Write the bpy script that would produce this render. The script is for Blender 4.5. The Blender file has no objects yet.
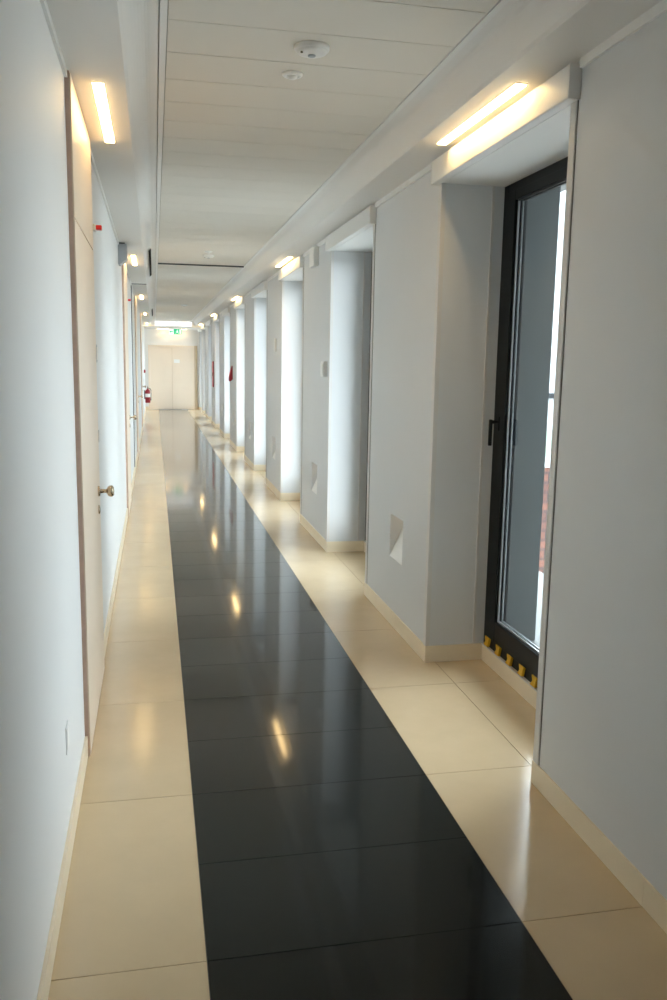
import bpy, bmesh, math, random
from mathutils import Matrix, Vector
random.seed(7)
PI = math.pi
scene = bpy.context.scene
COL = scene.collection

# ------------------------------------------------------------------ materials
def mat(name, color, rough=0.5, metal=0.0, noise=0.0, nscale=8.0, bump=0.0, bscale=60.0, island=0.0,
        emit=None, strength=0.0, spec=None):
    m = bpy.data.materials.new(name); m.use_nodes = True
    nt = m.node_tree; N = nt.nodes; L = nt.links
    b = N['Principled BSDF']
    b.inputs['Base Color'].default_value = (*color, 1)
    b.inputs['Roughness'].default_value = rough
    b.inputs['Metallic'].default_value = metal
    if spec is not None: b.inputs['Specular IOR Level'].default_value = spec
    if emit:
        b.inputs['Emission Color'].default_value = (*emit, 1)
        b.inputs['Emission Strength'].default_value = strength
    tc = N.new('ShaderNodeTexCoord')
    if noise > 0 or island > 0:
        nz = N.new('ShaderNodeTexNoise'); nz.inputs['Scale'].default_value = nscale
        nz.inputs['Detail'].default_value = 5; nz.inputs['Roughness'].default_value = 0.6
        L.new(tc.outputs['Object'], nz.inputs['Vector'])
        mr = N.new('ShaderNodeMapRange')
        mr.inputs['From Min'].default_value = 0.25; mr.inputs['From Max'].default_value = 0.75
        mr.inputs['To Min'].default_value = 1 - noise; mr.inputs['To Max'].default_value = 1 + noise
        L.new(nz.outputs['Fac'], mr.inputs['Value'])
        val = mr.outputs['Result']
        if island > 0:
            g = N.new('ShaderNodeNewGeometry'); mi = N.new('ShaderNodeMapRange')
            mi.inputs['To Min'].default_value = 1 - island; mi.inputs['To Max'].default_value = 1 + island
            L.new(g.outputs['Random Per Island'], mi.inputs['Value'])
            mu = N.new('ShaderNodeMath'); mu.operation = 'MULTIPLY'
            L.new(val, mu.inputs[0]); L.new(mi.outputs['Result'], mu.inputs[1]); val = mu.outputs[0]
        vm = N.new('ShaderNodeVectorMath'); vm.operation = 'SCALE'
        vm.inputs[0].default_value = color
        L.new(val, vm.inputs['Scale']); L.new(vm.outputs['Vector'], b.inputs['Base Color'])
    if bump > 0:
        n2 = N.new('ShaderNodeTexNoise'); n2.inputs['Scale'].default_value = bscale; n2.inputs['Detail'].default_value = 3
        L.new(tc.outputs['Object'], n2.inputs['Vector'])
        bp = N.new('ShaderNodeBump'); bp.inputs['Strength'].default_value = bump; bp.inputs['Distance'].default_value = 0.002
        L.new(n2.outputs['Fac'], bp.inputs['Height']); L.new(bp.outputs['Normal'], b.inputs['Normal'])
    return m

def glass_mat(name, tint, refl=0.06):
    m = bpy.data.materials.new(name); m.use_nodes = True
    nt = m.node_tree; N = nt.nodes; L = nt.links; N.clear()
    out = N.new('ShaderNodeOutputMaterial'); mx = N.new('ShaderNodeMixShader')
    tr = N.new('ShaderNodeBsdfTransparent'); tr.inputs['Color'].default_value = (*tint, 1)
    gl = N.new('ShaderNodeBsdfGlossy'); gl.inputs['Roughness'].default_value = 0.02
    fr = N.new('ShaderNodeFresnel'); ge = N.new('ShaderNodeNewGeometry'); mr = N.new('ShaderNodeMapRange')
    mr.inputs['To Min'].default_value = 1.45; mr.inputs['To Max'].default_value = 1 / 1.45     # same reflectance on both faces of the pane
    L.new(ge.outputs['Backfacing'], mr.inputs['Value']); L.new(mr.outputs['Result'], fr.inputs['IOR'])
    L.new(fr.outputs['Fac'], mx.inputs['Fac']); L.new(tr.outputs['BSDF'], mx.inputs[1]); L.new(gl.outputs['BSDF'], mx.inputs[2])
    L.new(mx.outputs['Shader'], out.inputs['Surface'])
    return m

def brick_mat(name):
    m = bpy.data.materials.new(name); m.use_nodes = True
    nt = m.node_tree; N = nt.nodes; L = nt.links; b = N['Principled BSDF']
    tc = N.new('ShaderNodeTexCoord'); mp = N.new('ShaderNodeMapping'); mp.inputs['Rotation'].default_value = (PI / 2, 0, 0)
    br = N.new('ShaderNodeTexBrick'); br.inputs['Scale'].default_value = 1.0
    br.inputs['Color1'].default_value = (.15, .062, .042, 1); br.inputs['Color2'].default_value = (.09, .04, .032, 1)
    br.inputs['Mortar'].default_value = (.04, .03, .03, 1)
    br.inputs['Brick Width'].default_value = .5; br.inputs['Row Height'].default_value = .2; br.inputs['Mortar Size'].default_value = .03
    L.new(tc.outputs['Object'], mp.inputs['Vector']); L.new(mp.outputs['Vector'], br.inputs['Vector'])
    L.new(br.outputs['Color'], b.inputs['Base Color']); b.inputs['Roughness'].default_value = .9
    return m

M = {}
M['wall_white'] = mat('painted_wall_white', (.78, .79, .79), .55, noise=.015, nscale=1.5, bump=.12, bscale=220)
M['wall_dim'] = mat('painted_wall_dimmed', (.665, .68, .69), .6, noise=.02, nscale=1.5, bump=.15, bscale=220)  # the left wall's paint darkened: its weaker light is in the colour
M['ceil'] = mat('ceiling_panel_white', (.72, .685, .62), .6, noise=.01, nscale=2, island=.015)
M['soffit'] = mat('soffit_plaster_white', (.78, .765, .74), .6, noise=.01, nscale=2)
M['gap'] = mat('shadow_gap_dark', (.20, .19, .175), .8)
M['trim'] = mat('white_trim', (.80, .80, .785), .4)
M['bead'] = mat('corner_bead_grey', (.66, .65, .635), .4)
M['beige'] = mat('beige_stone_tile', (.63, .495, .32), .16, noise=.05, nscale=3.5, island=.035)
M['beige_skirt'] = mat('beige_stone_skirting', (.82, .715, .54), .35, noise=.04, nscale=4, island=.02)
M['black'] = mat('black_granite_tile', (.0105, .0125, .0115), .20, noise=.05, nscale=3, island=.05, spec=.07)
for k_, v_ in (('Coat Weight', 1.0), ('Coat Roughness', .07), ('Coat IOR', 1.23)): M['black'].node_tree.nodes['Principled BSDF'].inputs[k_].default_value = v_
M['grout'] = mat('brown_grout', (.16, .12, .085), .8)
M['grout_dark'] = mat('dark_grout', (.03, .031, .03), .6)
M['cream'] = mat('cream_door_laminate', (.82, .70, .57), .38, noise=.015, nscale=3)
M['brown'] = mat('brown_wood_edge', (.66, .47, .37), .5, noise=.12, nscale=14)
M['frame_end'] = mat('tan_shaded_jamb_and_strip', (.60, .47, .33), .45, noise=.05, nscale=8)
M['brass'] = mat('brushed_nickel', (.62, .52, .40), .22, metal=1)
M['alu'] = mat('anthracite_aluminium', (.007, .010, .013), .4, noise=.05, nscale=10, spec=.18)
M['alu_joint'] = mat('dark_joint_cover', (.09, .09, .10), .45, metal=.4)
M['silver'] = mat('silver_spacer', (.62, .64, .66), .3, metal=.8)
M['glass'] = glass_mat('clear_glazing', (.90, .94, .93))
M['cladding'] = mat('grey_facade_cladding', (.115, .13, .135), .45, noise=.05, nscale=1.2)
M['plastic'] = mat('white_plastic', (.82, .82, .80), .4)
M['plastic_grey'] = mat('grey_plastic', (.42, .45, .48), .45)
M['slot'] = mat('matt_black_slot', (.012, .012, .012), .9, spec=.05)
M['dark'] = mat('dark_plastic', (.03, .03, .03), .5)
M['red'] = mat('red_paint', (.30, .008, .018), .35)
M['red_bright'] = mat('red_lens', (.62, .012, .015), .3)
M['yellow'] = mat('yellow_tape', (.70, .42, .02), .5)
M['green'] = mat('exit_sign_green', (.02, .42, .20), .4, emit=(.03, .50, .22), strength=.55)
M['sign_white'] = mat('exit_sign_white', (.8, .82, .8), .4, emit=(.8, .9, .82), strength=.5)
M['paper'] = mat('white_paper', (.88, .88, .86), .6)
M['lamp'] = mat('lamp_diffuser', (.9, .85, .75), .4, emit=(1.0, .68, .30), strength=15.0)
M['band'] = mat('glow_panel_face', (.85, .86, .86), .4, emit=(.93, .97, 1.0), strength=.8)
M['step_lamp'] = mat('step_lamp_cover', (.9, .85, .75), .4, emit=(1.0, .80, .55), strength=.7)
M['balcony'] = mat('pale_balcony_concrete', (.24, .245, .24), .7, noise=.08, nscale=3)
M['render_white'] = mat('white_exterior_render', (.36, .38, .385), .8, noise=.03, nscale=2)
M['render_dim'] = mat('grey_exterior_render', (.34, .34, .33), .8, noise=.05, nscale=2)
M['brick'] = brick_mat('red_brick')
M['palegreen'] = mat('pale_green_panel', (.22, .27, .22), .6, noise=.05)

# ------------------------------------------------------------------ mesh helpers
class MB:
    def __init__(self): self.bm = bmesh.new(); self.mats = []
    def mi(self, m):
        if m not in self.mats: self.mats.append(m)
        return self.mats.index(m)
    def box(self, x0, x1, y0, y1, z0, z1, m, bevel=0.0, seg=2, skip=()):
        t = bmesh.new()
        v = [t.verts.new(p) for p in [(x0,y0,z0),(x1,y0,z0),(x1,y1,z0),(x0,y1,z0),(x0,y0,z1),(x1,y0,z1),(x1,y1,z1),(x0,y1,z1)]]
        fs = {'-z':(0,3,2,1),'+z':(4,5,6,7),'-y':(0,1,5,4),'+x':(1,2,6,5),'+y':(2,3,7,6),'-x':(3,0,4,7)}
        for k, f in fs.items():
            if k not in skip: t.faces.new([v[i] for i in f])
        if bevel > 0: bmesh.ops.bevel(t, geom=list(t.edges), offset=bevel, segments=seg, affect='EDGES', profile=.5)
        self._merge(t, m, smooth=False)
    def poly(self, pts, m):
        f = self.bm.faces.new([self.bm.verts.new(p) for p in pts]); f.material_index = self.mi(m); return f
    def prism(self, prof, axis, a, b, m, bevel=0.0):
        """prof: 2-D outline (counter-clockwise) in the two other axes, extruded along axis from a to b."""
        def P(u, v, w):
            return {'x': (w, u, v), 'y': (u, w, v), 'z': (u, v, w)}[axis]
        t = bmesh.new()
        A = [t.verts.new(P(u, v, a)) for u, v in prof]; B = [t.verts.new(P(u, v, b)) for u, v in prof]
        n = len(prof)
        t.faces.new(A); t.faces.new(B[::-1])
        for i in range(n): t.faces.new([A[i], B[i], B[(i+1) % n], A[(i+1) % n]])
        bmesh.ops.recalc_face_normals(t, faces=t.faces)
        if bevel > 0: bmesh.ops.bevel(t, geom=list(t.edges), offset=bevel, segments=2, affect='EDGES')
        self._merge(t, m)
    def lathe(self, prof, origin, axis, m, n=28):
        """prof: list of (radius, height) along axis."""
        ax = Vector(axis).normalized(); R = ax.to_track_quat('Z', 'Y').to_matrix(); o = Vector(origin)
        t = bmesh.new(); rings = []
        for r, h in prof:
            if r < 1e-6: rings.append([t.verts.new(o + R @ Vector((0, 0, h)))])
            else: rings.append([t.verts.new(o + R @ Vector((r*math.cos(2*PI*i/n), r*math.sin(2*PI*i/n), h))) for i in range(n)])
        for A, B in zip(rings, rings[1:]):
            for i in range(n):
                j = (i+1) % n
                if len(A) == 1 and len(B) == 1: continue
                if len(A) == 1: t.faces.new([A[0], B[i], B[j]])
                elif len(B) == 1: t.faces.new([A[i], B[0], A[j]])
                else: t.faces.new([A[i], B[i], B[j], A[j]])
        bmesh.ops.recalc_face_normals(t, faces=t.faces)
        self._merge(t, m, smooth=True)
    def tube(self, pts, r, m, n=10):
        t = bmesh.new(); rings = []
        P = [Vector(p) for p in pts]
        for i, p in enumerate(P):
            d = (P[min(i+1, len(P)-1)] - P[max(i-1, 0)]).normalized()
            R = d.to_track_quat('Z', 'Y').to_matrix()
            rings.append([t.verts.new(p + R @ Vector((r*math.cos(2*PI*k/n), r*math.sin(2*PI*k/n), 0))) for k in range(n)])
        for A, B in zip(rings, rings[1:]):
            for k in range(n): t.faces.new([A[k], A[(k+1) % n], B[(k+1) % n], B[k]])
        t.faces.new(rings[0][::-1]); t.faces.new(rings[-1])
        bmesh.ops.recalc_face_normals(t, faces=t.faces)
        self._merge(t, m, smooth=True)
    def _merge(self, t, m, smooth=False):
        i = self.mi(m)
        me = bpy.data.meshes.new('tmp'); 
        for f in t.faces: f.material_index = i; f.smooth = smooth
        t.to_mesh(me); t.free(); self.bm.from_mesh(me); bpy.data.meshes.remove(me)
    def build(self, name, parent=None, smooth_angle=None):
        me = bpy.data.meshes.new(name); self.bm.to_mesh(me); self.bm.free()
        for m in self.mats: me.materials.append(m)
        o = bpy.data.objects.new(name, me); COL.objects.link(o)
        if parent: o.parent = parent; o.matrix_parent_inverse = Matrix()
        return o

def empty(name, loc=(0, 0, 0)):
    o = bpy.data.objects.new(name, None); COL.objects.link(o); o.location = loc; o.empty_display_size = .1
    return o
def thing(o, label, cat, group=None):
    o['label'] = label; o['category'] = cat
    if group: o['group'] = group
    return o
def struct(o): o['kind'] = 'structure'; return o
def copy_tree(o, parent=None):
    c = o.copy(); COL.objects.link(c); c.parent = parent
    for ch in list(o.children): copy_tree(ch, c)
    return c

# ------------------------------------------------------------------ dimensions (metres)
TY = 2.2962                    # first tile joint in view
XL, XR = -.454, 1.433          # wall faces
SKL, SKR = -.442, 1.425        # skirting faces
XW, XO = 1.795, 2.13           # inner face of the window frames, outside face of the facade
YB, YE = -8.0, 30.9            # back and end walls
ZS, ZC, ZN = 2.875, 2.985, 2.735   # soffit, ceiling, niche head
EX0, EX1 = -.222, 1.212        # edges of the ceiling recess
NY = [3.15 + 3 * k for k in range(9)] + [29.25]   # niche starts, the last one added to daylight the end wall; each 1.5 long
ORD = ['nearest', 'second', 'third', 'fourth', 'fifth', 'sixth', 'seventh', 'eighth', 'ninth', 'added tenth']

# ------------------------------------------------------------------ floor
f = MB(); g = .0016; gz = -.0025
k0 = int(math.floor((YB - TY))) ; k1 = int(math.ceil(YE - TY))
f.box(XL - .02, 0, YB, YE, -.12, gz, M['grout'], skip=())
f.box(0, 1, YB, YE, -.12, gz, M['grout_dark'])
f.box(1, XW, YB, YE, -.12, gz, M['grout'])
def tile(x0, x1, y0, y1, m, bev=.0008):
    y0 = max(y0, YB); y1 = min(y1, YE)
    if y1 - y0 < .02: return
    f.box(x0 + g, x1 - g, y0 + g, y1 - g, gz - .004, 0, m, skip=('-z',))
for k in range(k0, k1 + 1):
    y = TY + k
    tile(XL - .02, 0, y, y + 1, M['beige'])
    tile(1, 1.49, y, y + 1, M['beige'])
    tile(1.49, XW, y, y + 1, M['beige'])
    tile(0, 1, y, y + .5, M['black']); tile(0, 1, y + .5, y + 1, M['black'])
struct(f.build('floor'))

# ------------------------------------------------------------------ ceiling: recess with panels, sloped coves and soffits
c = MB()
YR = 28.5                       # far end of the recess
top = 3.12
px0, px1 = -.058, 1.048
c.box(XL - .1, XO, YB, YE, top, top + .08, M['gap'])
for a, b_, s in ((XL - .02, EX0, 1), (EX1, XO - .3, -1)):
    c.box(a, b_, YB, YE, ZS, top, M['soffit'])
c.box(XL - .01, XR + .01, YR, YE, 2.80, top, M['soffit'])
# sloped coves with a curved foot, then a flat rim
def cove(xe, sgn):
    # outline in (x, z); sgn=+1: recess lies towards +x
    P = [(xe, ZS), (xe + sgn*.012, ZS + .012)]
    for i in range(1, 8):
        t = i / 7; P.append((xe + sgn*(.012 + .080*t), ZS + .012 + .098 * (1 - (1 - t)**1.8)))
    for (x0, z0), (x1, z1) in zip(P, P[1:]):
        q = [(x0, YB, z0), (x0, YR, z0), (x1, YR, z1), (x1, YB, z1)]
        if sgn < 0: q.reverse()
        fc = c.poly(q, M['soffit']); fc.smooth = True
    xr = xe + sgn*.132
    xa, xb = sorted((P[-1][0], xr))
    c.box(xa, xb, YB, YR, ZC, top, M['soffit'])
    return xr
rl = cove(EX0, 1); rr = cove(EX1, -1)
c.box(rl + .004, px0 - .001, YB, YR, ZC - .004, top, M['trim'])
c.box(px1 + .001, rr - .004, YB, YR, ZC - .004, top, M['trim'])
y = 3.407 - .34 * 34
while y < YR:
    y1 = min(y + .34, YR); ya = max(y, YB)
    wide = .010 if abs(y1 - 11.567) < .05 else .0022
    if y1 - ya > .03: c.box(px0 + .002, px1 - .002, ya + .0022, y1 - wide, ZC, ZC + .02, M['ceil'])
    y += .34
c.box(px0, px1, 11.55, 11.58, ZC - .016, ZC, M['alu_joint'])
struct(c.build('ceiling'))

# ------------------------------------------------------------------ walls
w = MB(); w.box(XL - .2, XL, YB, YE, 0, top, M['wall_white']); struct(w.build('wall_left'))
w = MB(); w.box(XL - .2, XO, YB - .2, YB, 0, top, M['wall_white']); struct(w.build('wall_back'))
w = MB(); w.box(XL - .2, XO, YE, YE + .2, 0, top, M['wall_white']); struct(w.build('wall_end'))
SY0, SY1, SZ0, SZ1 = .55, .85, .458, .752       # step-light opening, measured from the pier's start
w = MB(); XP = XW + .03
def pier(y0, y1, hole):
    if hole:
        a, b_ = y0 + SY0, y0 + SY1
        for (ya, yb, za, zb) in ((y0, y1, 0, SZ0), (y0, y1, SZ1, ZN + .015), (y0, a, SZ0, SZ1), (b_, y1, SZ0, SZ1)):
            w.poly([(XR, ya, za), (XR, ya, zb), (XR, yb, zb), (XR, yb, za)], M['wall_dim'])
        w.box(XR, XP, y0, y1, 0, ZN + .015, M['wall_dim'], skip=('-x',))
    else: w.box(XR, XP, y0, y1, 0, ZN + .015, M['wall_dim'])
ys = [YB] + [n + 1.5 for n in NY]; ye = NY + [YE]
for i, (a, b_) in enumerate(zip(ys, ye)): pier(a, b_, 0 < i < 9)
w.box(XR, XP, YB, YE, ZN + .015, top, M['wall_dim'])
for n in NY: w.box(XW, XP, n, n + 1.5, -.1, .098, M['wall_dim'])
struct(w.build('wall_right'))
w = MB()
for a, b_ in zip(ys, ye): w.box(XP, XO, a, b_, -.1, top, M['cladding'])
w.box(XP, XO, YB, YE, ZN + .03, top, M['cladding'])
for n in NY: w.box(XP + .05, XO, n, n + 1.5, -.1, .10, M['cladding'])
struct(w.build('wall_facade'))

# white strips where the walls meet the soffit, corner beads of the niches
t = MB(); DY = [3.716 + 6 * k for k in range(4)]; DW = 1.11
segs = [(YB, DY[0])] + [(DY[i] + DW, DY[i+1]) for i in range(3)] + [(DY[3] + DW, YE)]
for a, b_ in segs: t.box(XL, XL + .012, a, b_, ZS - .028, ZS, M['trim'])
struct(t.build('trim_left'))
t = MB()
for i, (a, b_) in enumerate(zip(ys, ye)):
    t.box(XR - .012, XR, a + (.11 if i else 0), b_ - (.06 if i < 10 else 0), ZS - .034, ZS, M['trim'])
struct(t.build('trim_right'))
for i, n in enumerate(NY):
    t = MB()
    for s, y in ((-1, n), (1, n + 1.5)):
        a, b_ = sorted((y, y + s * .042)); q, r = sorted((y, y - s * .004))
        t.box(XR - .006, XR, a, b_, .0, ZN, M['bead'], bevel=.0015)
        t.box(XR - .006, XR + .02, q, r, .102, ZN, M['bead'])
        e = sorted((y + s * .042, y + s * .047)); t.box(XR - .002, XR, e[0], e[1], .1, ZN, M['gap'])
        q, r = sorted((y, y - s * .008)); t.box(XW - .072, XW - .058, q, r, .102, ZN, M['bead'])
    t.box(XR, XW + .07, n + .001, n + 1.499, ZN + .0005, ZN + .0145, M['trim'])      # niche head panel
    struct(t.build('trim_%d' % (i + 1)))
# dark joint cover round wall and soffit
t = MB(); t.box(XL, XL + .012, 13.50, 13.545, 0, ZS, M['alu_joint']); t.box(XL, EX0, 13.50, 13.545, ZS - .008, ZS, M['alu_joint'])
struct(t.build('trim_joint'))

# skirting
s = MB()
def srun(x0, x1, y0, y1, z1=.1):
    """skirting cut at the tile joints"""
    y = y0
    while y < y1 - .001:
        nx = TY + math.floor((y - TY) + 1.0001); nx = min(nx, y1)
        s.box(x0, x1, y + .0008, nx - .0008, 0, z1, M['beige_skirt'], bevel=.0015); y = nx
for a, b_ in segs: srun(XL, SKL, a, b_, .098)
struct(s.build('baseboard_left'))
s = MB()
for i, (a, b_) in enumerate(zip(ys, ye)):
    srun(SKR, XR, a, b_)
for n in NY:
    s.box(SKR, XW - .012, n + 1.5 - .011, n + 1.5, 0, .1, M['beige_skirt'], bevel=.0015)
    s.box(SKR, XW - .012, n, n + .011, 0, .1, M['beige_skirt'], bevel=.0015)
    s.box(XW - .012, XW, n + .0005, n + 1.4995, 0, .096, M['beige_skirt'], bevel=.0015)
    s.box(XW - .016, XW + .01, n, n + 1.5, .097, .104, M['bead'])
struct(s.build('baseboard_right'))
s = MB(); s.box(SKL, -.336, YE - .012, YE, 0, .1, M['beige_skirt']); s.box(1.366, SKR, YE - .012, YE, 0, .1, M['beige_skirt'])
struct(s.build('baseboard_end'))

# ------------------------------------------------------------------ windows (black balcony doors in the niches)
Z0, Z1 = .104, ZN
def make_window():
    root = empty('window_1', (XW, NY[0], 0))
    def L(x0, x1, y0, y1, z0, z1, m, mb, bv=.003): mb.box(x0, x1, y0, y1, z0, z1, m, bevel=bv)
    o = MB()      # outer frame
    L(0, .075, 0, .06, Z0, Z1, M['alu'], o); L(0, .075, 1.44, 1.5, Z0, Z1, M['alu'], o)
    L(0, .075, .06, 1.44, Z0, Z0 + .06, M['alu'], o); L(0, .075, .06, 1.44, Z1 - .045, Z1, M['alu'], o)
    o.build('outer_frame', root)
    b = MB()      # sash
    a0, a1, b0, b1 = .063, 1.437, Z0 + .063, Z1 - .048
    L(-.012, .06, a0, a0 + .12, b0, b1, M['alu'], b); L(-.012, .06, a1 - .12, a1, b0, b1, M['alu'], b)
    L(-.012, .06, a0 + .12, a1 - .12, b0, b0 + .12, M['alu'], b); L(-.012, .06, a0 + .12, a1 - .12, b1 - .052, b1, M['alu'], b)
    sash = b.build('sash', root)
    ga0, ga1, gb0, gb1 = a0 + .12, a1 - .12, b0 + .12, b1 - .052
    e = MB()      # silver spacer just inside the sash
    for x in (.004, .028):
        L(x, x + .008, ga0, ga0 + .012, gb0, gb1, M['silver'], e, 0); L(x, x + .008, ga1 - .012, ga1, gb0, gb1, M['silver'], e, 0)
        L(x, x + .008, ga0, ga1, gb0, gb0 + .010, M['silver'], e, 0); L(x, x + .008, ga0, ga1, gb1 - .006, gb1, M['dark'], e, 0)
    e.build('spacer_bar', sash)
    p = MB()
    p.box(.016, .020, ga0, ga1, gb0, gb1, M['glass'])
    p.build('glass_pane', sash)
    h = MB(); hy, hz = 1.40, 1.44
    h.box(-.018, -.012, hy - .016, hy + .016, hz - .05, hz + .03, M['alu'], bevel=.002)
    h.lathe([(0, 0), (.010, 0), (.010, .045), (0, .045)], (-.016, hy, hz), (-1, 0, 0), M['alu'], 14)
    h.box(-.068, -.050, hy - .011, hy + .011, hz - .135, hz + .014, M['alu'], bevel=.005)
    h.build('handle', sash)
    return root, sash
win, win_sash = make_window(); struct(win)
for i in range(1, 10):
    r = copy_tree(win); r.name = 'window_%d' % (i + 1); r.location.y = NY[i]; struct(r)  # the last one is an added opening that brightens the end wall
    for ch in r.children_recursive:      # the other windows are fixed lights without a lever
        if ch.name.startswith('handle'): bpy.data.objects.remove(ch)
# warning tape along the foot of the nearest window frame
tp = MB(); n = 9
for q in range(n):
    y0 = .085 + q * 1.46 / n; yw = .058
    z0, z1 = Z0 + .004, Z0 + .062
    tp.prism([(y0 + .018, z0), (y0 + yw + .018, z0), (y0 + yw * .82, (z0 + z1) / 2), (y0 + yw, z1), (y0, z1), (y0 + yw * .16, (z0 + z1) / 2)], 'x', -.0155, -.0005, M['yellow'])
tape = tp.build('warning_tape', win); tape['label'] = 'yellow and black warning tape'

# ------------------------------------------------------------------ lintel boxes (pelmets)
def make_pelmet():
    root = empty('pelmet', (XR, NY[0], ZN))
    b = MB(); b.box(-.048, -.0005, -.05, 1.56, 0, .122, M['trim'], bevel=.006); b.build('front_board', root)
    for y in (-.058, 1.5605):
        b = MB(); b.box(-.049, -.0005, y, y + .0075, -.001, .123, M['trim'], bevel=.002); b.build('end_cap', root)
    return root
pel = make_pelmet()
for i in range(10):
    r = pel if i == 0 else copy_tree(pel)
    r.location.y = NY[i]
    lit = ' lit by the warm strip lamp beside it' if i in (0, 2, 4) else ''
    thing(r, 'white lintel box over the %s window niche%s' % (ORD[i], lit), 'pelmet', 'lintel boxes over the window niches')

# ------------------------------------------------------------------ step lights (wedge-shaped recesses)
def make_step():
    root = empty('step_light', (XR, ys[1] + SY0, SZ0))
    W, H, D = SY1 - SY0, SZ1 - SZ0, .13
    b = MB(); e = .001
    b.poly([(0, e, e), (0, e, H - e), (D, e, H - e)], M['wall_dim'])
    b.poly([(0, W - e, e), (D, W - e, H - e), (0, W - e, H - e)], M['wall_dim'])
    b.poly([(0, e, H - e), (0, W - e, H - e), (D, W - e, H - e), (D, e, H - e)], M['wall_dim'])
    b.build('housing', root)
    b = MB(); b.poly([(0, e, e), (D, e, H - e), (D, W - e, H - e), (0, W - e, e)], M['plastic']); b.build('reflector', root)
    b = MB(); b.box(.05, .11, .04, W - .04, H - .014, H - .002, M['step_lamp'], bevel=.002); b.build('lamp_cover', root)
    return root
st = make_step()
for i in range(8):
    r = st if i == 0 else copy_tree(st)
    r.location.y = ys[i + 1] + SY0
    thing(r, 'square recessed step light low in the grey pier past the %s window niche' % ORD[i], 'step light', 'step lights low in the piers')

# ------------------------------------------------------------------ ceiling lamps
def make_lamp():
    root = empty('ceiling_light', (0, 0, ZS))
    b = MB(); W, L, d = .047, .98, .003
    for (x0, x1, y0, y1) in ((-W/2 - .003, -W/2, -.005, L + .005), (W/2, W/2 + .003, -.005, L + .005), (-W/2, W/2, -.005, 0), (-W/2, W/2, L, L + .005)):
        b.box(x0, x1, y0, y1, -d, 0, M['trim'])
    b.build('frame', root)
    b = MB(); b.box(-W/2 + .0005, W/2 - .0005, .0005, L - .0005, -.008, -.0005, M['lamp'], bevel=.002); b.build('diffuser', root)
    return root
lm = make_lamp(); first = True
for k in range(5):
    r = lm if first else copy_tree(lm); first = False
    r.location = (1.333, 3.41 + 6 * k, ZS)
    thing(r, 'lit strip lamp in the right soffit beside the %s window niche' % ORD[2 * k], 'ceiling light', 'strip lamps in the right soffit')
    r = copy_tree(lm); r.location = (-.333, 3.84 + 6 * k, ZS)
    thing(r, ('lit strip lamp in the left soffit above the %s cream door' % ORD[k]) if k < 4 else 'lit strip lamp in the left soffit near the fire extinguisher', 'ceiling light', 'strip lamps in the left soffit')

r = copy_tree(lm); r.location = (.0, YE - .20, 2.80); r.rotation_euler = (0, 0, -PI / 2)
thing(r, 'lit strip lamp in the end soffit above the cream double door', 'ceiling light')
r = thing(empty('glow_panel', (.495, YR, 2.80)), 'pale glowing panel added to brighten the ceiling step before the end doors', 'ceiling light')  # glowing panel added to brighten the face of the ceiling step
b = MB(); hw = (EX1 - EX0) / 2 - .14
b.box(-hw - .03, hw + .03, -.012, -.0005, .012, .024, M['trim']); b.box(-hw - .03, hw + .03, -.012, -.0005, .161, .172, M['trim']); b.build('rail', r)
b = MB(); b.box(-hw, hw, -.022, -.001, .025, .160, M['band'], bevel=.004); b.build('diffuser', r)
# ------------------------------------------------------------------ doors on the left wall
def make_door():
    root = empty('door_1', (XL, DY[0], 0))
    b = MB(); b.box(0, .018, 0, DW, 0, ZS - .001, M['brown']); b.build('frame', root)
    b = MB(); b.box(.0182, .023, .003, DW - .004, .008, 2.315, M['cream'], bevel=.001); leaf = b.build('leaf', root)
    b = MB(); b.box(.0182, .023, .003, DW - .004, 2.322, ZS - .008, M['cream'], bevel=.001); b.build('transom_panel', root)
    ky, kz = DW - .15, 1.055
    b = MB()
    b.lathe([(0, 0), (.028, 0), (.028, .006), (.024, .010), (.011, .012), (.010, .040), (.014, .046), (.026, .052), (.031, .062), (.030, .074), (.022, .082), (0, .085)],
            (.023, ky, kz), (1, 0, 0), M['brass'])
    b.build('knob', leaf)['label'] = 'shiny metal knob'
    b = MB(); b.lathe([(0, 0), (.024, 0), (.024, .005), (.020, .008), (0, .008)], (.023, ky, kz - .10), (1, 0, 0), M['brass'], 20)
    b.box(.031, .0325, ky - .003, ky + .003, kz - .112, kz - .092, M['dark']); b.build('keyhole_plate', leaf)
    return root
dr = make_door(); struct(dr)
for i in range(1, 4):
    r = copy_tree(dr); r.name = 'door_%d' % (i + 1); r.location.y = DY[i]; struct(r)

# double door in the end wall
root = struct(empty('door_5', (0, YE, 0)))
b = MB()
b.box(-.335, -.262, -.03, 0, 0, 2.245, M['cream'], bevel=.003); b.box(1.262, 1.366, -.03, 0, 0, 2.245, M['frame_end'], bevel=.003)  # right jamb in darker tan: its shade is put into the colour
b.box(-.262, 1.262, -.03, 0, 2.165, 2.245, M['cream'], bevel=.003); b.build('frame', root)
for x0, x1 in ((-.260, .486), (.492, 1.260)):
    b = MB(); b.box(x0, x1, -.022, -.001, .008, 2.162, M['cream'], bevel=.002); lf = b.build('leaf', root)
    if x0 > 0:
        q = MB(); q.box(x0 + .06, x0 + .26, -.0245, -.0222, 1.64, 1.76, M['paper']); q.build('notice', lf)['label'] = 'small white notice'
b = MB(); b.box(.484, .494, -.027, -.0225, .008, 2.162, M['frame_end'], bevel=.001); b.build('meeting_strip', root)

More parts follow.
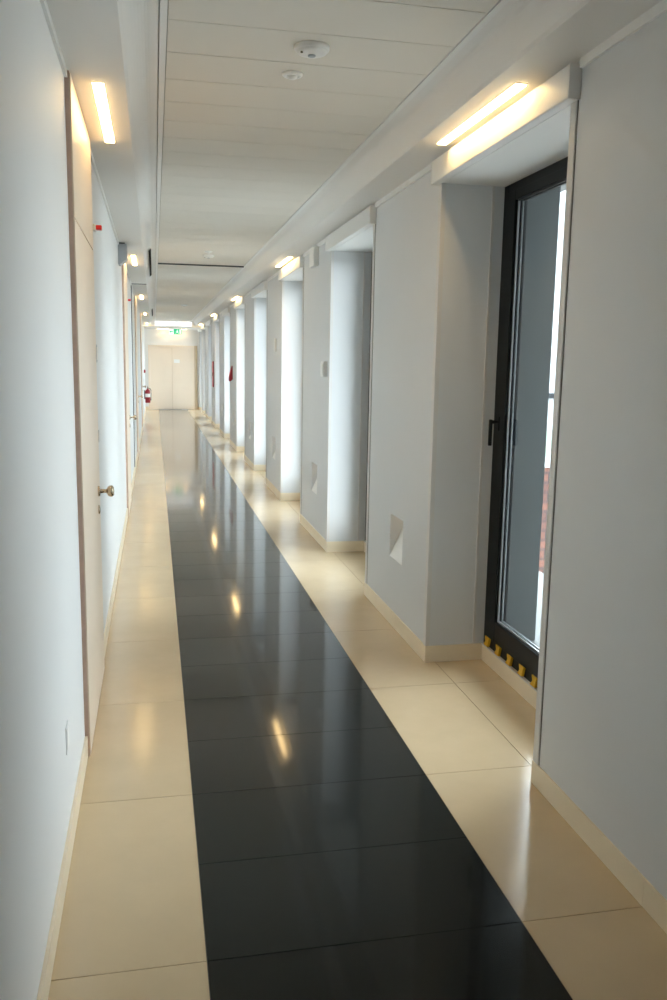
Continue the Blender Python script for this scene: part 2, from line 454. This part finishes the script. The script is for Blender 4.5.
# ------------------------------------------------------------------ ceiling fittings
def detector(x, y, label, r=.07):
    root = thing(empty('smoke_detector', (x, y, ZC)), label, 'smoke detector', 'smoke detectors on the ceiling')
    b = MB(); b.lathe([(0, 0), (r, 0), (r, .010), (r * .94, .016), (r * .9, .018), (0, .018)], (0, 0, 0), (0, 0, -1), M['plastic'], 36); b.build('base', root)
    b = MB(); b.lathe([(r * .86, .018), (r * .82, .024), (r * .62, .029), (r * .40, .031), (0, .032)], (0, 0, 0), (0, 0, -1), M['plastic'], 36); b.build('cover', root)
    b = MB(); b.lathe([(0, .0322), (r * .22, .0322), (r * .22, .036), (r * .16, .038), (0, .038)], (0, 0, 0), (0, 0, -1), M['plastic_grey'], 20); b.build('sensor_cap', root)
    b = MB(); b.lathe([(0, .027), (.005, .027), (.005, .032), (0, .0325)], (-r * .62, -.02, 0), (0, 0, -1), M['dark'], 10); b.build('indicator', root)
detector(.503, 3.545, 'round white smoke detector on the ceiling, the one nearest the viewer')
detector(.524, 10.50, 'round white smoke detector in front of the dark joint across the ceiling')
detector(.555, 20.0, 'small smoke detector far along the ceiling, third from the viewer', .075)
detector(.60, 28.2, 'tiny smoke detector at the far end of the ceiling before the exit sign', .075)
def sensor(x, y, label):
    root = thing(empty('motion_sensor', (x, y, ZC)), label, 'sensor', 'small ceiling sensors')
    b = MB(); b.lathe([(0, 0), (.045, 0), (.045, .006), (.038, .012), (.026, .012), (.024, .004), (0, .004)], (0, 0, 0), (0, 0, -1), M['plastic'], 28); b.build('collar', root)
    b = MB(); b.lathe([(.0235, .005), (.022, .014), (.014, .022), (0, .025)], (0, 0, 0), (0, 0, -1), M['plastic'], 20); b.build('lens', root)
sensor(.478, 3.88, 'small white button sensor on the ceiling just beyond the nearest smoke detector')
sensor(.500, 10.14, 'small white button sensor just before the second smoke detector')

def slot(y0, y1, label):
    root = thing(empty('air_slot', (0, y0, 0)), label, 'air vent', 'linear air slots in the left cove')
    n = Vector((.098, 0, -.092)).normalized(); tdir = Vector((.092, 0, .098)).normalized()
    cen = Vector((-.158, 0, 2.951))
    def bar(u0, u1, h0, h1, m, name):
        mb = MB(); P = [cen + tdir * u + n * h for u, h in ((u0, h0), (u1, h0), (u1, h1), (u0, h1))]
        mb.prism([(p.x, p.z) for p in P], 'y', 0, y1 - y0, m); return mb.build(name, root)
    bar(-.020, .020, .001, .003, M['slot'], 'slot')
    for u in (-.024, .020): bar(u, u + .004, .001, .005, M['bead'], 'rail')
slot(9.95, 13.0, 'black linear air slot in the left cove, the nearer of two')
slot(21.5, 25.0, 'short looking black air slot far down the left cove')

# exit sign hanging under the end soffit
root = thing(empty('exit_sign', (.575, 29.4, 2.80)), 'green and white emergency exit sign hanging before the end doors', 'exit sign')
b = MB(); b.box(-.215, .215, -.012, .012, -.225, -.035, M['plastic'], bevel=.004); b.build('housing', root)
b = MB(); b.box(-.05, .205, -.0145, -.0122, -.215, -.045, M['green']); pg = b.build('pictogram_panel', root)
b = MB()      # running figure and doorway
y0, y1 = -.0165, -.0147
b.lathe([(0, 0), (.014, 0), (.014, .002), (0, .002)], (.075, -.0147, -.075), (0, -1, 0), M['sign_white'], 16)
for pts in ([(.05,-.095),(.085,-.09),(.075,-.14),(.05,-.14)], [(.05,-.138),(.07,-.138),(.035,-.165),(.02,-.200),(.008,-.194),(.03,-.155)],
            [(.055,-.138),(.078,-.138),(.10,-.165),(.125,-.175),(.12,-.186),(.09,-.178)], [(.08,-.092),(.085,-.102),(.115,-.118),(.118,-.108)], [(.05,-.095),(.055,-.105),(.025,-.125),(.018,-.117)]):
    b.prism(pts, 'y', y0, y1, M['sign_white'])
b.box(.14, .19, y0, y1, -.205, -.055, M['sign_white'])
b.build('running_figure', pg)
b = MB(); b.box(-.205, -.052, -.0145, -.0122, -.215, -.045, M['sign_white']); ap = b.build('arrow_panel', root)
b = MB(); b.prism([(-.19, -.13), (-.145, -.085), (-.145, -.115), (-.075, -.115), (-.075, -.145), (-.145, -.145), (-.145, -.175)], 'y', y0, y1, M['green']); b.build('arrow', ap)
for x in (-.15, .15):
    b = MB(); b.box(x - .006, x + .006, -.006, .006, -.035, 0, M['plastic']); b.build('hanger', root)

# ------------------------------------------------------------------ speakers
def speaker(x, y, z, sgn, D, rounded, mt, label):
    root = thing(empty('wall_speaker', (x, y, z)), label, 'speaker', 'wall speakers')
    W, H = .24, .19
    if rounded:
        pr_ = [(0, 0), (sgn*D, .0), (sgn*D, H - D)]
        for i in range(1, 7):
            a = i / 6 * PI / 2; pr_.append((sgn*D*math.cos(a), H - D + D*math.sin(a)))
    else: pr_ = [(0, 0), (sgn*.02, 0), (sgn*D, .05), (sgn*D, H), (0, H)]
    b = MB(); b.prism(pr_, 'y', 0, W, mt, bevel=.003); body = b.build('housing', root)
    b = MB()
    x0, x1 = sorted((sgn*(D + .0005), sgn*(D + .003))); b.box(x0, x1, .03, W - .03, .06, H - .06, M['plastic' if rounded else 'plastic_grey']); b.build('grille', root)
    b = MB(); x0, x1 = sorted((0, sgn*D*.8)); b.box(x0, x1, .01 if not rounded else .08, W - .01 if not rounded else W - .08, H + .0005, H + .012, M['dark' if not rounded else 'plastic']); b.build('bracket', root)
speaker(XL, 8.80, 2.67, 1, .082, False, M['plastic_grey'], 'grey wedge speaker high on the left wall before the second cream door')
speaker(XR, 8.27, 2.67, -1, .05, True, M['plastic'], 'white rounded speaker high on the grey pier past the second window niche')

# ------------------------------------------------------------------ small wall fittings
def plate(name, x, sgn, y0, y1, z0, z1, d, m, label, cat, part=None, group=None):
    root = thing(empty(name, (x, (y0+y1)/2, z0)), label, cat, group)
    w2 = (y1 - y0) / 2; a, b_ = sorted((0, sgn*d))
    b = MB(); b.box(a, b_, -w2, w2, 0, z1 - z0, m, bevel=min(.003, d*.3)); b.build('back_plate', root)
    if part:
        a, b_ = sorted((sgn*(d + .0003), sgn*(d + part[1]))); h = z1 - z0
        q = MB(); q.box(a, b_, -w2*.72, w2*.72, h*.15, h*.85, part[2], bevel=min(.004, part[1]*.3)); q.build(part[0], root)
    return root
plate('wall_lamp', XL, 1, 5.04, 5.10, 2.456, 2.490, .024, M['plastic'], 'small red indicator lamp on the left wall beside the nearest door', 'indicator lamp', ('lens', .032, M['red_bright']), 'red lamps beside the doors')
plate('wall_lamp', XL, 1, 11.04, 11.10, 2.456, 2.490, .024, M['plastic'], 'small red indicator lamp on the left wall beside the second door', 'indicator lamp', ('lens', .032, M['red_bright']), 'red lamps beside the doors')
plate('light_switch', XL, 1, 4.945, 5.025, 1.275, 1.375, .014, M['plastic'], 'white light switch on the left wall above the door knob level', 'light switch', ('rocker', .005, M['plastic']))
plate('room_sign', XL, 1, 4.955, 5.055, 1.735, 1.835, .014, M['plastic_grey'], 'small grey room plate on the left wall above the light switch', 'sign', ('face', .004, M['plastic']))
plate('socket_cover', XL, 1, 2.975, 3.055, .362, .462, .003, M['wall_white'], 'white socket cover low on the left wall near the first door', 'socket', ('lid', .002, M['plastic']))
plate('thermostat', XR, -1, 7.79, 7.92, 1.625, 1.765, .035, M['plastic'], 'small white control box on the pier past the second window niche', 'thermostat', ('cover', .006, M['plastic']))
plate('wall_plate', XR, -1, 11.16, 11.30, 1.88, 2.05, .016, M['plastic'], 'faint white plate on the pier past the third window niche', 'wall plate', ('face', .003, M['plastic']))
plate('call_point', XL, 1, 28.0, 28.1, 1.32, 1.42, .045, M['red'], 'tiny red fire call point on the left wall above the extinguisher', 'fire alarm', ('face', .005, M['red_bright']))

# hose cabinet
root = thing(empty('hose_cabinet', (XR, 23.2, 1.04)), 'tall thin red hose cabinet on a distant pier of the right wall', 'fire cabinet')
b = MB(); b.box(-.02, 0, 0, .36, 0, .69, M['red'], bevel=.006); b.build('body', root)
b = MB(); b.box(-.028, -.0205, .02, .34, .02, .67, M['red_bright'], bevel=.004); d_ = b.build('door', root)
b = MB(); b.box(-.04, -.0285, .05, .07, .30, .40, M['dark'], bevel=.003); b.build('handle', d_)
# wedge shaped red box
root = thing(empty('alarm_box', (XR, 17.55, 1.33)), 'small red wedge shaped alarm box on the pier nearer than the hose cabinet', 'fire alarm')
b = MB(); b.prism([(0, .32), (-.015, .32), (-.075, .08), (-.075, .02), (-.05, 0), (0, .05)], 'y', 0, .16, M['red'], bevel=.005); b.build('body', root)
b = MB(); b.prism([(-.0215, .31), (-.019, .3106), (-.0745, .0885), (-.077, .088)], 'y', .02, .14, M['red_bright']); b.build('face', root)

# fire extinguisher on the left wall near the end
ex = thing(empty('fire_extinguisher', (-.345, 28.0, .375)), 'red fire extinguisher hung on the left wall by the end doors', 'fire extinguisher')
b = MB(); R_ = .08
b.lathe([(0, .0), (R_*.9, .0), (R_, .012), (R_, .34), (R_*.96, .37), (R_*.75, .405), (R_*.45, .425), (.026, .43), (.026, .45), (0, .45)], (0, 0, 0), (0, 0, 1), M['red'], 30); b.build('cylinder', ex)
b = MB(); b.lathe([(R_ + .0008, .18), (R_ + .0008, .29)], (0, 0, 0), (0, 0, 1), M['paper'], 30); b.build('label_band', ex)
b = MB(); b.lathe([(0, .4505), (.022, .4505), (.022, .475), (.014, .485), (0, .485)], (0, 0, 0), (0, 0, 1), M['brass'], 16); v_ = b.build('valve', ex)
b = MB(); b.box(-.012, .012, -.09, .02, .486, .496, M['dark'], bevel=.002); b.prism([(-.08, .515), (-.075, .525), (.02, .505), (.02, .497)], 'x', -.011, .011, M['red']); b.build('lever', v_)
b = MB(); b.tube([(.02, -.015, .468), (.07, -.03, .455), (.102, -.035, .40), (.104, -.035, .30), (.100, -.035, .20), (.096, -.03, .14)], .010, M['dark'])
b.lathe([(0, 0), (.011, 0), (.016, .06), (0, .06)], (.096, -.03, .14), (0, .05, -1), M['dark'], 12); b.build('hose', ex)
b = MB(); b.box(-.109, -.0805, -.03, .03, .12, .40, M['dark'], bevel=.002); b.build('wall_bracket', ex)

# ------------------------------------------------------------------ outside
b = MB(); b.box(XO, 2.98, YB, YE, -.12, .075, M['balcony']); struct(b.build('balcony_floor'))
b = MB(); b.box(-40, 60, -60, 120, -6.2, -6.0, M['render_dim']); struct(b.build('ground'))
b = MB(); b.box(XO, 3.05, YB, YE, 3.12, 3.40, M['balcony']); struct(b.build('canopy_blocker'))  # unseen slab added to hold back skylight above the windows
# unseen wing, added and shaped to block daylight at the nearest window
b = MB(); b.box(XO, 4.2, -8.0, 2.6, -6.0, 14.0, M['render_dim']); b.box(3.06, 4.2, 2.6, 3.5, -6.0, 14.0, M['render_dim']); struct(b.build('wall_wing_blocker'))
# house across the court, brick below and white above
hs = thing(empty('neighbour_house', (7.0, 16.0, -6.0)), 'brick and white house seen outside through the nearest glazed door', 'building')
b = MB(); b.box(0, 9, 0, 7, 0, 5.72, M['brick']); b.build('brick_storey', hs)
b = MB(); b.box(-.06, 9.06, -.06, 7, 5.721, 5.86, M['render_white']); b.build('ledge', hs)
b = MB(); b.box(0, 9, 0, 7, 5.861, 12.0, M['render_white']); up_ = b.build('upper_storey', hs)
b = MB(); b.box(.3, 1.6, -.03, -.001, 5.95, 6.45, M['palegreen'], bevel=.01); b.build('spandrel_panel', up_)
b = MB(); b.box(.2, 8.8, -.10, -.001, 7.12, 7.22, M['alu'], bevel=.01); b.build('rail', up_)
for x in (2.2, 4.6, 7.0):
    b = MB(); b.box(x, x + 1.3, -.04, -.001, 7.6, 9.4, M['alu'], bevel=.01); wf = b.build('window', up_)
    b = MB(); b.box(x + .08, x + 1.22, -.047, -.041, 7.68, 9.32, M['dark']); b.build('pane', wf)

# ------------------------------------------------------------------ daylight: overcast sky
wd = bpy.data.worlds.new('overcast_sky'); scene.world = wd; wd.use_nodes = True
bg = wd.node_tree.nodes['Background']; bg.inputs['Color'].default_value = (.87, .92, 1.0, 1)
WN, WL = wd.node_tree.nodes, wd.node_tree.links      # cloud cover, brighter round the hidden sun
wt = WN.new('ShaderNodeTexCoord'); dp = WN.new('ShaderNodeVectorMath'); dp.operation = 'DOT_PRODUCT'
dp.inputs[1].default_value = Vector((.62, -.74, .25)).normalized()
mx = WN.new('ShaderNodeMath'); mx.operation = 'MAXIMUM'; mx.inputs[1].default_value = 0
pw = WN.new('ShaderNodeMath'); pw.operation = 'POWER'; pw.inputs[1].default_value = 4
ma = WN.new('ShaderNodeMath'); ma.operation = 'MULTIPLY_ADD'; ma.inputs[1].default_value = 2.5; ma.inputs[2].default_value = 8.0
WL.new(wt.outputs['Generated'], dp.inputs[0]); WL.new(dp.outputs['Value'], mx.inputs[0]); WL.new(mx.outputs[0], pw.inputs[0])
WL.new(pw.outputs[0], ma.inputs[0]); WL.new(ma.outputs[0], bg.inputs['Strength'])
wd.cycles.sampling_method = 'AUTOMATIC'
for n in NY:      # light portals: guide the sky's light through each window
    ld = bpy.data.lights.new('sky_portal', 'AREA'); ld.shape = 'RECTANGLE'; ld.size = 2.6; ld.size_y = 1.45
    ld.cycles.is_portal = True
    lo = bpy.data.objects.new('sky_portal', ld); COL.objects.link(lo)
    lo.location = (XO + .01, n + .75, 1.42); lo.rotation_euler = (0, PI / 2, 0)

# ------------------------------------------------------------------ camera
cd = bpy.data.cameras.new('camera'); cam = bpy.data.objects.new('camera', cd); COL.objects.link(cam)
cd.sensor_fit = 'VERTICAL'; cd.sensor_height = 36.0; cd.lens = 36.0 * 851.4325 / 1000.0; cd.clip_start = .05; cd.clip_end = 300
yaw, pitch, roll = .2076, -.1605, .0173
cy, sy, cp, sp = math.cos(yaw), math.sin(yaw), math.cos(pitch), math.sin(pitch)
fw = Vector((sy*cp, cy*cp, sp)); r0 = Vector((cy, -sy, 0)); u0 = r0.cross(fw)
r2 = r0*math.cos(roll) + u0*math.sin(roll); u2 = u0*math.cos(roll) - r0*math.sin(roll)
mw = Matrix((r2, u2, -fw)).transposed().to_4x4(); mw.translation = Vector((-.1250, 0, 1.7595))
cam.matrix_world = mw; scene.camera = cam

vs = scene.view_settings; scene.display_settings.display_device = 'sRGB'
vs.view_transform = 'Standard'; vs.look = 'None'; vs.gamma = 1.0; vs.use_curve_mapping = False; vs.exposure = 0.74
cyc = scene.cycles
cyc.max_bounces = 14; cyc.diffuse_bounces = 8; cyc.glossy_bounces = 5; cyc.transmission_bounces = 6; cyc.transparent_max_bounces = 12
cyc.sample_clamp_indirect = 10.0
cyc.use_denoising = True
